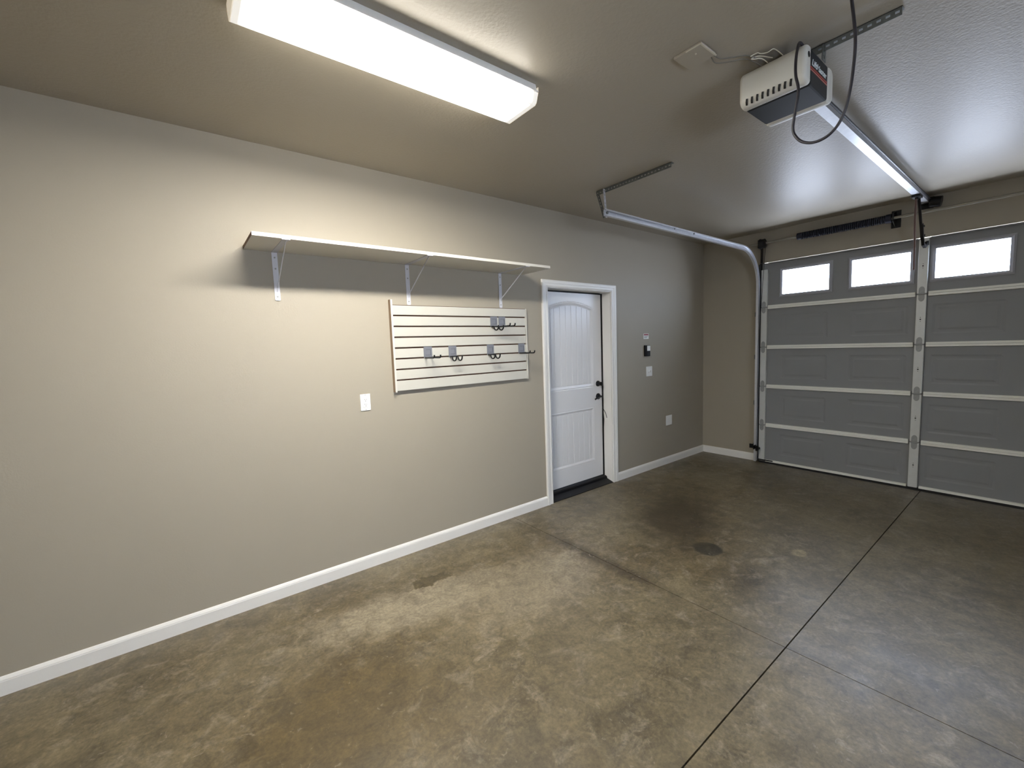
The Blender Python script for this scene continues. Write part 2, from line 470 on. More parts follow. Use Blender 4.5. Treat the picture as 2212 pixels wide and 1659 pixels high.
# garage door wall
GY0, GY1, GZ = -0.60, 2.225, 2.366
wf = MB()
wf.box(L, L+TH, GY1, D+TH, 0, H); wf.box(L, L+TH, YR-TH, GY0, 0, H); wf.box(L, L+TH, GY0, GY1, GZ, H)
structure(wf.build('wall_front', M_wall), 'greige wall around and above the overhead garage door', 'wall')
structure(B(XB-TH, XB, YR-TH, D+TH, 0, H).build('wall_back', M_wall), 'plain greige wall at the back of the garage, facing the overhead door', 'wall')
wr = MB()
wr.box(XB, RWX0, YR-TH, YR, 0, H); wr.box(RWX1, L, YR-TH, YR, 0, H); wr.box(RWX0, RWX1, YR-TH, YR, 0, RWZ0); wr.box(RWX0, RWX1, YR-TH, YR, RWZ1, H)
structure(wr.build('wall_right', M_wall), 'greige wall facing the shelf wall, with one daylight window', 'wall')
wn = thing('window_1', 'white framed window in the wall facing the shelf', 'window', ((RWX0+RWX1)/2, YR-0.1, RWZ0), kind='structure')
fm = MB()
for (xa, xb, za, zb) in ((RWX0, RWX1, RWZ0, RWZ0+0.045), (RWX0, RWX1, RWZ1-0.045, RWZ1), (RWX0, RWX0+0.045, RWZ0+0.045, RWZ1-0.045), (RWX1-0.045, RWX1, RWZ0+0.045, RWZ1-0.045), ((RWX0+RWX1)/2-0.02, (RWX0+RWX1)/2+0.02, RWZ0+0.045, RWZ1-0.045)):
    fm.box(xa, xb, YR-0.13, YR-0.08, za, zb)
fm.build('window_frame', M_white, wn)
for xa, xb in ((RWX0+0.045, (RWX0+RWX1)/2-0.02), ((RWX0+RWX1)/2+0.02, RWX1-0.045)):
    B(xa, xb, YR-0.107, YR-0.103, RWZ0+0.045, RWZ1-0.045).build('window_pane', M_glass, wn)

BB = [(0, 0), (0.014, 0), (0.014, 0.066), (0.0125, 0.070), (0.0125, 0.073), (0.006, 0.084), (0.003, 0.0875), (0, 0.0875)]
CX0, CX1, CZT = 2.626, 3.672, 2.100
def baseboard(name, x0, x1, lab):
    mb = MB(); mb.prism([(D-a, z) for a, z in BB], 0, x0, x1)
    return structure(mb.build(name, M_white), lab, 'baseboard')
baseboard('baseboard_left', XB, CX0, 'long white baseboard from the foreground to the entry door casing')
baseboard('baseboard_left', CX1, L, 'white baseboard between the entry door casing and the far corner')
mb = MB(); mb.prism([(L-a, z) for a, z in BB], 1, 2.245, D)
structure(mb.build('baseboard_front', M_white), 'short white baseboard from the corner to the overhead door track', 'baseboard')

# door casing (trim_1): mitred U sweep
def casing():
    prof = [(0, 0), (0, 0.011), (0.011, 0.014), (0.018, 0.011), (0.034, 0.012), (0.041, 0.016), (0.058, 0.018), (0.068, 0.018), (0.074, 0.013), (0.074, 0)]
    w = 0.074; wt = 0.064
    pts = []
    xi0, xi1, zi = CX0+w, CX1-w, CZT-wt
    cor = [((xi0, 0), (-1, 0)), ((xi0, zi), (-1, 1)), ((xi1, zi), (1, 1)), ((xi1, 0), (1, 0))]
    mb = MB(); m = len(prof)
    for (x, z), (dx, dz) in cor:
        for u, v in prof: mb.v.append((x+dx*u, D-v, z+dz*u*wt/w))
    for i in range(3):
        for j in range(m):
            k = (j+1) % m
            mb.f.append((i*m+j, i*m+k, (i+1)*m+k, (i+1)*m+j)); mb.mi.append(0)
    mb.f.append(tuple(range(m))); mb.mi.append(0); mb.f.append(tuple(3*m+j for j in range(m))); mb.mi.append(0)
    return mb.build('trim_1', M_white)
structure(casing(), 'white moulded casing around the entry door', 'trim')

# ------------------------------------------------------------------ entry door
door1 = thing('door_1', 'white entry door with an arched plank panel, in the left wall', 'door', ((DX0+DX1)/2, D+0.1, 0), kind='structure')
YS = 3.03                                        # door slab face
SX0, SX1, SZ0, SZ1 = 2.712, 3.575, 0.068, 2.014
# jambs and head
B(DX0, DX0+0.012, D+0.001, D+TH, 0, DZ).build('jamb', M_white, door1)
B(DX1-0.012, DX1, D+0.001, D+TH, 0, DZ).build('jamb', M_white, door1)
B(DX0+0.012, DX1-0.012, D+0.001, D+TH, DZ-0.012, DZ).build('head_jamb', M_white, door1)
# weather seal behind the slab's edges
ws = MB()
ws.box(SX1-0.001, DX1-0.012, YS+0.014, YS+0.05, SZ0, DZ-0.012); ws.box(DX0+0.012, SX1-0.001, YS+0.014, YS+0.05, SZ1-0.001, DZ-0.012)
ws.box(DX0+0.012, SX0+0.001, YS+0.014, YS+0.05, SZ0, SZ1-0.001)
ws.box(3.5845, 3.590, YS-0.010, YS+0.014, SZ0-0.02, SZ1+0.01)
ws.build('weather_seal', M_rubber, door1)
ls = MB(); ls.sweep([(3.583, 3.026, 0.82), (3.580, 3.018, 0.74), (3.581, 3.012, 0.68), (3.579, 3.018, 0.58), (3.583, 3.024, 0.42), (3.584, 3.026, 0.10)],
         [(-0.006, -0.0015), (0.006, -0.0015), (0.006, 0.0015), (-0.006, 0.0015)], up=(0, 1, 0))
ls.build('loose_seal_strip', M_rubber, door1)
lt = MB(); lt.sweep([(3.583, 3.024, 0.80), (3.586, 2.99, 0.75), (3.586, 2.975, 0.70)], [(-0.003, -0.001), (0.003, -0.001), (0.003, 0.001), (-0.003, 0.001)], up=(1, 0, 0))
lt.build('seal_tail', M_rubber, door1)
# threshold
th = MB(); th.prism([(D-0.004, 0.0), (D-0.004, 0.006), (2.985, 0.030), (2.99, 0.050), (3.004, 0.058), (3.02, 0.058), (3.028, 0.066), (3.10, 0.066), (3.10, 0.0)], 0, DX0+0.012, DX1-0.012)
th.build('threshold', M_sill, door1)
# slab as a height field (moulded panels)
PX0, PX1 = 2.812, 3.446
PXC = (PX0+PX1)/2; PHW = (PX1-PX0)/2
def arch_top(x, z_side, z_mid): return z_mid - (z_mid-z_side)*((x-PXC)/PHW)**2
def sd_panel(x, z, up):
    if up: top = arch_top(x, 1.868, 1.928); bot = 1.050
    else: top = 0.832; bot = 0.246
    return min(x-PX0, PX1-x, z-bot, (top-z)*0.97)
def hgt(d):
    # outside: 0; moulding: small bead, then slope down 9 mm to the recess
    if d <= 0: return 0.0
    if d < 0.007: return -0.004*math.sin(d/0.007*PI) 
    if d < 0.012: return 0.0
    if d < 0.032: return -0.010*(d-0.012)/0.020
    return -0.010
nx, nz = 174, 326
gm = MB()
xs = [SX0+(SX1-SX0)*i/nx for i in range(nx+1)]; zs = [SZ0+(SZ1-SZ0)*j/nz for j in range(nz+1)]
for z in zs:
    for x in xs:
        d = max(sd_panel(x, z, True), sd_panel(x, z, False))
        gm.v.append((x, YS - hgt(d), z))
for j in range(nz):
    for i in range(nx):
        a = j*(nx+1)+i
        gm.f.append((a, a+1, a+nx+2, a+nx+1))
nb = len(gm.v)
gm.v += [(SX0, YS+0.044, SZ0), (SX1, YS+0.044, SZ0), (SX1, YS+0.044, SZ1), (SX0, YS+0.044, SZ1)]
gm.f.append((nb, nb+1, nb+2, nb+3))
gm.f.append(tuple(range(nx+1)) + (nb+1, nb)); gm.f.append(tuple(nz*(nx+1)+i for i in range(nx+1)) + (nb+2, nb+3))
gm.f.append(tuple(j*(nx+1) for j in range(nz+1)) + (nb+3, nb)); gm.f.append(tuple(j*(nx+1)+nx for j in range(nz+1)) + (nb+2, nb+1))
gm.mi = [0]*len(gm.f)
slab = gm.build('slab', M_door, door1, smooth=True)
# tongue and groove planks in both panels
gx = [2.846, 2.895, 2.974, 3.053, 3.131, 3.209, 3.287, 3.366, 3.413]
for up in (True, False):
    for a, b in zip(gx[:-1], gx[1:]):
        x0, x1 = a+0.003, b-0.003
        mb = MB()
        if up:
            zb = 1.086; n = 5
            top = [(x0+(x1-x0)*k/n, arch_top(x0+(x1-x0)*k/n, 1.868, 1.928)-0.038) for k in range(n+1)]
        else:
            zb = 0.282; top = [(x0, 0.796), (x1, 0.796)]
        poly = [(x0, zb), (x1, zb)] + [t for t in reversed(top)]
        mb.prism(poly, 1, YS+0.0125-0.006, YS+0.0105)
        mb.build('plank', M_door, slab, bevel=0.0015, bseg=1)
# hardware
hw = MB(); hw.lathe((3.512, YS, 1.075), (0, -1, 0), [(0, 0.031), (0.010, 0.030), (0.014, 0.024), (0.022, 0.012), (0.030, 0.012), (0.034, 0.020), (0.046, 0.020), (0.050, 0.014)])
db = hw.build('deadbolt', M_black, door1, smooth=True)
B(3.504, 3.520, YS-0.066, YS-0.049, 1.055, 1.095).build('thumb_turn', M_black, db, bevel=0.003)
lv = MB(); lv.lathe((3.512, YS, 0.938), (0, -1, 0), [(0, 0.033), (0.008, 0.033), (0.014, 0.026), (0.020, 0.012), (0.048, 0.011), (0.055, 0.008)])
lev = lv.build('lever_handle', M_black, door1, smooth=True)
la = MB(); la.tube([(3.512, YS-0.046, 0.938), (3.48, YS-0.050, 0.936), (3.44, YS-0.050, 0.928), (3.415, YS-0.047, 0.918)], 0.009, 10)
la.build('lever_arm', M_black, lev, smooth=True)
for z in (1.075, 0.938):
    B(3.5755, 3.5890, YS-0.004, YS+0.004, z-0.03, z+0.03).build('strike_plate', M_black, door1, bevel=0.001)

# ------------------------------------------------------------------ overhead garage door
gd = thing('door_2', 'grey overhead garage door of five sections with four windows in its top section', 'door', (DOORX+0.02, YC, 0), kind='structure')
GDY0, GDY1 = YC-1.377, YC+1.377
ZS = [0.022, 0.4645, 0.927, 1.388, 1.851, 2.358]
SK = DOORX + 0.028                                # section skin
STY = [(GDY1-0.066, GDY1-0.0), (YC-0.034, YC+0.034), (GDY0, GDY0+0.066)]
PH = 0.222; PZ = (1.967, 2.267)
def sect_grid(z0, z1, window):
    ys = {GDY0, GDY1}; zz = {z0, z1}
    rects = []
    for wy in WIN_Y:
        rz = (1.983, 2.251) if window else (z0+0.095, z1-0.095)
        rects.append((wy-PH, wy+PH, rz[0], rz[1]))
    for r in rects:
        for e in ((0, 0.016, 0.034, 0.050) if not window else (0,)):
            ys |= {r[0]+e, r[1]-e}; zz |= {r[2]+e, r[3]-e}
    ys = sorted(ys); zz = sorted(zz)
    def h(y, z):
        for r in rects:
            d = min(y-r[0], r[1]-y, z-r[2], r[3]-z)
            if d >= 0:
                if d < 0.0159: return 0.0
                if d < 0.033: return 0.0
                if d < 0.049: return 0.012
                return 0.004
        return 0.0
    mb = MB(); ny = len(ys)
    for z in zz:
        for y in ys:
            o = 0.0
            if not window:
                for r in rects:
                    d = min(y-r[0], r[1]-y, z-r[2], r[3]-z)
                    if d > -1e-6:
                        o = 0.0035 if d > 0.0155 and d < 0.045 else (0.001 if d >= 0.045 else 0.0)
            mb.v.append((SK+o, y, z))
    nf = len(mb.v)
    for v in list(mb.v): mb.v.append((SK+0.022, v[1], v[2]))
    def hole(i, j):
        if not window: return False
        cy = (ys[i]+ys[i+1])/2; cz = (zz[j]+zz[j+1])/2
        return any(r[0] < cy < r[1] and r[2] < cz < r[3] for r in rects)
    for j in range(len(zz)-1):
        for i in range(ny-1):
            if hole(i, j): continue
            a = j*ny+i
            mb.f.append((a, a+1, a+ny+1, a+ny)); mb.f.append((nf+a, nf+a+ny, nf+a+ny+1, nf+a+1))
            for (di, dj, e0, e1) in ((-1, 0, a, a+ny), (1, 0, a+1, a+ny+1), (0, -1, a, a+1), (0, 1, a+ny, a+ny+1)):
                ii, jj = i+di, j+dj
                out = ii < 0 or jj < 0 or ii >= ny-1 or jj >= len(zz)-1
                if out or hole(ii, jj): mb.f.append((e0, e1, nf+e1, nf+e0))
    mb.mi = [0]*len(mb.f)
    return mb
for k in range(5):
    z0, z1 = ZS[k]+0.001, ZS[k+1]-0.001
    sec = sect_grid(z0, z1, k == 4).build('door_section', M_sect, gd)
    # folded white edge rails along the bottom and top, per bay
    bays = [(STY[1][1]+0.010, STY[0][0]-0.006), (STY[2][1]+0.006, STY[1][0]-0.010)]
    for ya, yb in bays:
        r = MB(); r.prism([(SK+0.002, z0), (DOORX, z0), (DOORX, z0+0.019), (DOORX+0.004, z0+0.0205), (SK+0.002, z0+0.0205)], 1, ya, yb)
        r.build('edge_rail', M_rail, sec, bevel=0.001, bseg=1)
        if k < 4:
            r = MB(); r.prism([(SK+0.002, z1), (DOORX, z1), (DOORX, z1-0.019), (DOORX+0.004, z1-0.0205), (SK+0.002, z1-0.0205)], 1, ya, yb)
            r.build('edge_rail', M_rail, sec, bevel=0.001, bseg=1)
        else:
            r = MB(); r.prism([(SK+0.002, z1), (DOORX, z1), (DOORX, z1-0.012), (SK+0.002, z1-0.012)], 1, ya, yb)
            r.build('top_edge', M_sect, sec)
    for n, (ya, yb) in enumerate(STY):
        zt = z1-0.004 if not (k == 4 and n != 1) else z1-0.075
        zb = z0+0.004
        st = B(DOORX-0.004, SK+0.002, ya, yb, zb, zt).build('stile', M_stile, sec, bevel=0.004)
        for e, zc in ((-1, zt-0.045), (1, zb+0.045)):
            if k == 4 and e == -1: continue
            if k == 0 and e == 1: continue
            # hinge leaf: rounded tongue lying on the stile
            yc = (ya+yb)/2; pr = []
            for q in range(9):
                an = PI*q/8
                pr.append((yc+0.021*math.cos(an), zc - e*0.012 + e*0.030*math.sin(an)))
            pr += [(yc-0.021, zc-e*0.043), (yc+0.021, zc-e*0.043)]
            hm = MB(); hm.prism(pr, 0, DOORX-0.0065, DOORX-0.003); hm.build('hinge_leaf', M_hinge, sec)
        if n == 1 and k < 4 or n == 1 and k == 4:
            for dz in (-0.018, 0.0, 0.018):
                MB().cyl((DOORX-0.0048, (ya+yb)/2, (z0+z1)/2+dz), (DOORX-0.0035, (ya+yb)/2, (z0+z1)/2+dz), 0.006 if dz == 0 else 0.003, 8).build('bolt_hole', M_dark, sec)
    for n, (ya, yb) in enumerate(STY):
        if k < 4:
            kn = MB(); kn.cyl((DOORX-0.008, ya+0.006, ZS[k+1]), (DOORX-0.008, yb-0.006, ZS[k+1]), 0.007, 10)
            kn.build('hinge_pin', M_hinge, sec, smooth=True)
    if k < 4:
        B(SK+0.020, SK+0.0235, GDY0, GDY1, ZS[k+1]-0.014, ZS[k+1]+0.014).build('joint_light_block', M_rubber, sec)  # unseen strip added behind the joint to stop daylight leaking through
    if k == 0:
        B(SK-0.028, SK+0.03, GDY0, GDY1, 0.001, 0.0225).build('bottom_seal', M_rubber, sec)
        B(DOORX-0.012, DOORX-0.005, GDY1-0.16, GDY1, 0.034, 0.046).build('bottom_bracket', M_black, sec)
    if k == 4:
        for wy in WIN_Y:
            y0, y1 = wy-PH, wy+PH; z_0, z_1 = 1.983, 2.251; w = 0.030
            fr = MB()
            P = [(y0-w, z_0-w), (y1+w, z_0-w), (y1+w, z_1+w), (y0-w, z_1+w)]; Q = [(y0+0.002, z_0+0.002), (y1-0.002, z_0+0.002), (y1-0.002, z_1-0.002), (y0+0.002, z_1-0.002)]
            R_ = [(y0-w*0.55, z_0-w*0.55), (y1+w*0.55, z_0-w*0.55), (y1+w*0.55, z_1+w*0.55), (y0-w*0.55, z_1+w*0.55)]
            rings = [[(SK+0.001, *p) for p in P], [(SK-0.006, *p) for p in P], [(SK-0.013, *p) for p in R_], [(SK-0.006, *p) for p in Q], [(SK+0.021, *p) for p in Q], [(SK+0.021, *p) for p in P]]
            for ring in rings: fr.v += ring
            for a in range(5):
                for j in range(4):
                    m = (j+1) % 4; fr.f.append((a*4+j, a*4+m, a*4+4+m, a*4+4+j)); fr.mi.append(0)
            for j in range(4):
                m = (j+1) % 4; fr.f.append((20+j, 20+m, m, j)); fr.mi.append(0)
            fr.build('window_frame', M_frame, sec)
            B(SK+0.008, SK+0.012, y0+0.001, y1-0.001, z_0+0.001, z_1-0.001).build('window_pane', M_glass, sec)
        br = B(DOORX-0.007, DOORX-0.004, YC-0.026, YC+0.026, 2.272, 2.34).build('arm_bracket', M_stile, sec)
        lug = MB(); lug.prism([(DOORX-0.045, 2.292), (DOORX-0.006, 2.285), (DOORX-0.006, 2.325), (DOORX-0.045, 2.312)], 1, YC-0.034, YC-0.014)
        lug.build('bracket_lug', M_black, sec, bevel=0.002)

# weather stops on the outside of the opening (a narrow slit of daylight stays along the top)
B(SK+0.0245, L+0.075, GDY1-0.010, GY1-0.0005, 0.001, GZ-0.001).build('weather_stop', M_rubber, gd)
B(SK+0.0245, L+0.075, GY0+0.0005, GDY0+0.010, 0.001, GZ-0.001).build('weather_stop', M_rubber, gd)
B(L+0.05, L+0.075, GDY0+0.010, GDY1-0.010, 2.337, GZ-0.001).build('weather_stop', M_white, gd)
# exterior jamb trim of the opening is part of the wall; track on the left side
tk = thing('garage_door_track', 'galvanised curved door track running along the left wall up to the ceiling hanger', 'track', (5.40, 2.21, 0))
TY = 2.205; TZ = 2.497; TXV = 5.398; TR = 0.40
path = [(TXV, TY, 0.02), (TXV, TY, 1.0), (TXV, TY, TZ-TR)]
for q in range(1, 15):
    an = PI/2*q/14
    path.append((TXV-TR+TR*math.cos(an), TY, TZ-TR+TR*math.sin(an)))
path.append((4.0, TY, TZ+0.004)); path.append((2.672, TY, TZ+0.010))
cp = [(-0.013, -0.025), (0.013, -0.025), (0.013, -0.019), (0.011, -0.019), (0.011, -0.023), (-0.011, -0.023), (-0.011, 0.023), (0.009, 0.023), (0.011, 0.012), (0.013, 0.012), (0.011, 0.025), (-0.013, 0.025)]
# sweep frame: r = T x u ; with u = -x/up side the channel's open side faces -y
tm = MB(); tm.sweep(path, [(-a, b) for a, b in cp], up=(1, 0, 0))
tm.build('channel', M_galv, tk, smooth=True)
for z in (0.18, 0.70, 1.25, 1.75):
    jb = MB(); jb.prism([(5.372, TY+0.012), (5.424, TY+0.012), (5.424, TY+0.04), (L, TY+0.04), (L, TY+0.043), (5.420, TY+0.043), (5.420, TY+0.015), (5.372, TY+0.015)], 2, z, z+0.05)
    jb.build('jamb_bracket', M_galvd, tk)
ja = B(5.424, L-0.002, TY+0.008, TY+0.011, 0.02, 2.35); ja.build('flag_angle', M_galvd, tk)
ca = perforated((2.765, 1.70, H-0.002), (2.765, 2.365, H-0.002), (1, 0, 0), 0.034, 0.028, 0.013, 0.008, (0, 0, -1))
perforated((2.765, 1.70, H-0.002), (2.765, 2.365, H-0.002), (0, 0, -1), 0.034, 0.028, 0.013, 0.008, (1, 0, 0), mb=ca)
ca.build('ceiling_angle', M_galvd, tk)
ds = perforated((2.735, 2.27, H-0.012), (2.700, 2.222, TZ-0.02), (1, 0.2, 0.1), 0.030, 0.033, 0.012, 0.010, (0, 1, 0))
ds.build('drop_strap', M_galv, tk)
db_ = perforated((2.760, 2.362, H-0.012), (2.674, 2.222, TZ-0.03), (1, 0, 0.6), 0.032, 0.035, 0.020, 0.011, (0, 1, -0.3))
db_.build('diagonal_brace', M_galvd, tk)
MB().cyl((2.690, TY-0.014, TZ+0.008), (2.690, TY-0.004, TZ+0.008), 0.011, 6).build('bolt', M_galvd, tk)
MB().cyl((3.95, TY-0.0165, TZ+0.012), (3.95, TY-0.008, TZ+0.012), 0.008, 6).build('bolt', M_galvd, tk)
MB().cyl((3.62, TY-0.0165, TZ+0.012), (3.62, TY-0.008, TZ+0.012), 0.005, 6).build('bolt', M_galvd, tk)

# torsion spring over the door
tb = thing('torsion_spring', 'dark torsion spring on a thin shaft above the overhead door', 'spring', (5.39, YC, 2.575))
SXT, SZT = 5.39, 2.577
sh = MB(); sh.cyl((SXT, GDY0-0.05, SZT), (SXT, GDY1+0.12, SZT), 0.0127, 12); sh.build('shaft', M_shaft, tb, smooth=True)
sp = MB(); cp_ = []
N = 44*10
for i in range(N+1):
    an = 2*PI*i/10; y = 1.068 + (1.772-1.068)*i/N
    cp_.append((SXT+0.031*math.cos(an), y, SZT+0.031*math.sin(an)))
sp.tube(cp_, 0.0072, 6); sp.build('coil', M_spring, tb, smooth=True)
MB().cyl((SXT, 1.765, SZT), (SXT, 1.812, SZT), 0.037, 16).build('winding_cone', M_spring, tb, smooth=True)
MB().cyl((SXT, 1.035, SZT), (SXT, 1.075, SZT), 0.042, 16).build('stationary_cone', M_spring, tb, smooth=True)
cb = MB(); cb.prism([(SXT-0.03, SZT-0.035), (L-0.004, SZT-0.075), (L-0.004, SZT+0.075), (SXT-0.03, SZT+0.035)], 1, 1.020, 1.026)
cb.box(L-0.006, L-0.001, 0.985, 1.055, SZT-0.08, SZT+0.08); cb.build('centre_bracket', M_black, tb)
dr = MB(); dr.lathe((SXT, 2.125, SZT-0.004), (0, 1, 0), [(0, 0.030), (0.012, 0.052), (0.045, 0.052), (0.055, 0.058), (0.062, 0.058)], 20)
dr.build('cable_drum', M_black, tb, smooth=True)
ep = MB(); ep.prism([(SXT-0.03, SZT-0.05), (L-0.002, SZT-0.06), (L-0.002, SZT+0.045), (SXT-0.03, SZT+0.04)], 1, 2.196, 2.202)
ep.build('end_plate', M_black, tb)
B(5.424, 5.450, 2.178, 2.196, 2.36, SZT-0.05).build('flag_bracket', M_black, tb)
cbm = MB(); cbm.tube([(SXT+0.046, 2.15, SZT-0.01), (SXT+0.02, 2.189, 1.6), (5.413, 2.190, 0.06)], 0.0022, 6); cbm.build('lift_cable', M_black, tb)

# photo eye at the foot of the track
pe = thing('safety_sensor', 'small black photo eye clamped low on the galvanised track', 'sensor', (5.36, 2.20, 0.17))
B(5.340, 5.378, 2.160, 2.186, 0.155, 0.215).build('sensor_body', M_black, pe, bevel=0.004)
MB().cyl((5.372, 2.166, 0.186), (5.372, 2.150, 0.186), 0.013, 14).build('sensor_lens', M_dark, pe, smooth=True)
bk = MB(); bk.box(5.300, 5.368, 2.190, 2.196, 0.18, 0.225); bk.box(5.296, 5.303, 2.19, 2.235, 0.195, 0.245); bk.box(5.355, 5.372, 2.184, 2.1915, 0.165, 0.182)
bk.build('sensor_bracket', M_black, pe)
wm = MB(); wm.tube([(5.355, 2.178, 0.156), (5.362, 2.172, 0.12), (5.364, 2.186, 0.09), (5.362, 2.19, 0.05)], 0.002, 6); wm.build('sensor_wire', M_wire, pe)

# ------------------------------------------------------------------ opener
op = thing('garage_door_opener', 'ceiling hung garage door opener with white light covers and a long rail', 'opener', (2.23, YC, H))
OX0, OX1, OY0, OY1, OZ0, OZ1 = 2.122, 2.328, 0.681, 0.930, 2.530, 2.672
B(OX0, OX1, OY0, OY1, OZ0, OZ1).build('chassis', M_opdark, op, bevel=0.008)
# near light cover: rounded box with vents
def cover(name, xa, xb, sign):
    """rounded lens: footprint in xz extruded along y with rounded corners"""
    mb = MB(); n = 8
    # profile in (x, z): from chassis edge outwards
    pr = []
    r = 0.035
    xo = xb
    pr.append((xa, OZ0-0.002)); 
    for q in range(n+1):
        an = -PI/2 + PI/2*q/n
        pr.append((xo - sign*r + sign*r*math.cos(an), OZ0+r-0.002 + r*math.sin(an)))
    for q in range(n+1):
        an = PI/2*q/n
        pr.append((xo - sign*r + sign*r*math.cos(an), OZ1+0.004-r + r*math.sin(an)))
    pr.append((xa, OZ1+0.004))
    mb.prism(pr, 1, OY0-0.003, OY1+0.006)
    return mb.build(name, M_lensop, op, bevel=0.014, smooth=True, bseg=4)
lensn = cover('light_cover', OX0-0.001, 2.062, -1)
lensf = cover('light_cover', OX1+0.001, 2.392, 1)
for k in range(9):
    yy = 0.907 - k*0.0215
    v = MB(); v.sweep([(2.0745-0.0013, yy, 2.5335+0.0005), (2.0655-0.0013, yy-0.003, 2.5435), (2.0615-0.0006, yy-0.006, 2.556)], [(-0.0042, -0.0008), (0.0042, -0.0008), (0.0042, 0.0008), (-0.0042, 0.0008)], up=(-1, 0, -0.4))
    v.build('vent_slot', M_dark, lensn)
mh = MB(); mh.cyl((2.090, OY0-0.0028, 2.634), (2.090, OY0-0.0042, 2.634), 0.011, 18); mh.build('cord_hole', M_dark, lensn)
# brand stripe and lettering on the side
B(OX0+0.002, OX1-0.012, OY0-0.0008, OY0+0.001, 2.597, 2.603).build('red_stripe', M_red, op)
B(OX0+0.002, OX1-0.012, OY0-0.0007, OY0+0.001, 2.588, 2.5935).build('red_stripe', mat('pale_red_stripe', (190, 120, 108), 0.45, vary=0.04), op)
def text_mesh(name, body, size, shear, material, parent, origin, xdir, zdir, ext=0.0006, width=None):
    cu = bpy.data.curves.new(name, 'FONT'); cu.body = body; cu.size = size; cu.extrude = ext; cu.shear = shear; cu.offset = 0.0006
    t = bpy.data.objects.new(name, cu); COL.objects.link(t)
    dg = bpy.context.evaluated_depsgraph_get()
    me = bpy.data.meshes.new_from_object(t.evaluated_get(dg))
    bpy.data.objects.remove(t)
    xd = Vector(xdir); zd = Vector(zdir); nd = xd.cross(zd)
    mx = max(v.co.x for v in me.vertices) - min(v.co.x for v in me.vertices)
    sc = width/mx if width else 1.0
    for v in me.vertices:
        c = v.co.copy(); v.co = xd*c.x*sc + zd*c.y + nd*c.z
    me.materials.clear(); me.materials.append(material)
    o = bpy.data.objects.new(name, me); COL.objects.link(o)
    o.parent = parent; o.location = Vector(origin) - WL[parent]; WL[o] = Vector(origin)
    return o
text_mesh('lettering', 'LiftMaster', 0.034, 0.28, mat('white_lettering', (214, 222, 222), 0.5, vary=0.02), op, (OX0+0.010, OY0-0.001, 2.611), (1, 0, 0), (0, 0, 1), width=0.175)
# rail, trolley, header bracket
RZ = 2.672
rl = MB(); rl.box(OX1-0.02, 5.44, YC-0.024, YC+0.024, RZ-0.016, RZ-0.012); rl.box(OX1-0.02, 5.44, YC-0.024, YC-0.020, RZ-0.012, RZ+0.02); rl.box(OX1-0.02, 5.44, YC+0.020, YC+0.024, RZ-0.012, RZ+0.02)
rl.build('rail', M_galv, op)
ch = MB(); ch.tube([(OX1, YC-0.036, RZ+0.004), (5.36, YC-0.036, RZ+0.004)], 0.0065, 8); ch.build('chain', M_black, op)
hb = MB(); hb.box(5.40, L-0.001, YC-0.03, YC+0.03, RZ-0.02, RZ-0.014); hb.box(L-0.007, L-0.001, YC-0.045, YC+0.045, RZ-0.055, RZ+0.045)
hb.build('header_bracket', M_black, op)
MB().cyl((5.425, YC-0.028, RZ-0.012), (5.425, YC-0.10, RZ-0.024), 0.046, 18).build('pulley', M_black, op, smooth=True)
trl = MB(); trl.box(4.99, 5.09, YC-0.028, YC+0.028, RZ-0.036, RZ-0.014); trl.box(5.02, 5.06, YC-0.010, YC+0.010, RZ-0.055, RZ-0.036)
trl.build('trolley', M_black, op)
ar = MB(); ar.sweep([(5.045, YC-0.012, RZ-0.045), (5.245, YC-0.012, 2.318)], [(-0.008, -0.012), (0.008, -0.012), (0.008, 0.012), (-0.008, 0.012)], up=(1, 0, 0.5))
ar.build('door_arm', M_black, op)
a2 = MB(); a2.sweep([(5.170, YC-0.018, 2.435), (5.215, YC-0.018, 2.345), (5.265, YC-0.018, 2.275), (5.33, YC-0.020, 2.262), (5.395, YC-0.022, 2.302)], [(-0.010, -0.013), (0.010, -0.013), (0.010, 0.013), (-0.010, 0.013)], up=(1, 0, 0.5))
a2.build('curved_arm', M_black, op)
for (x, z) in ((5.187, 2.418), (5.228, 2.345)):
    MB().cyl((x, YC-0.035, z), (x, YC-0.004, z), 0.009, 6).build('arm_bolt', M_black, op)
rp = MB(); rp.tube([(5.005, YC, RZ-0.05), (5.008, YC+0.002, 2.45), (5.03, YC, 2.25), (5.045, YC-0.001, 2.04)], 0.0075, 8); rp.build('release_rope', M_rope, op)
# hanging angle above
ha = perforated((2.235, 0.425, H-0.002), (2.235, 1.00, H-0.002), (1, 0, 0), 0.032, 0.028, 0.013, 0.008, (0, 0, -1))
perforated((2.235, 0.425, H-0.002), (2.235, 1.00, H-0.002), (0, 0, -1), 0.032, 0.028, 0.013, 0.008, (1, 0, 0), mb=ha)
ha.build('hanging_angle', M_galvd, op)
for yy in (0.672, 0.935):
    hs = perforated((2.225, yy, H-0.004), (2.225, yy, OZ1-0.012), (1, 0, 0), 0.040, 0.033, 0.012, 0.012, (0, 1, 0), th=0.003)
    hs.build('hanging_strap', M_galvd, op)

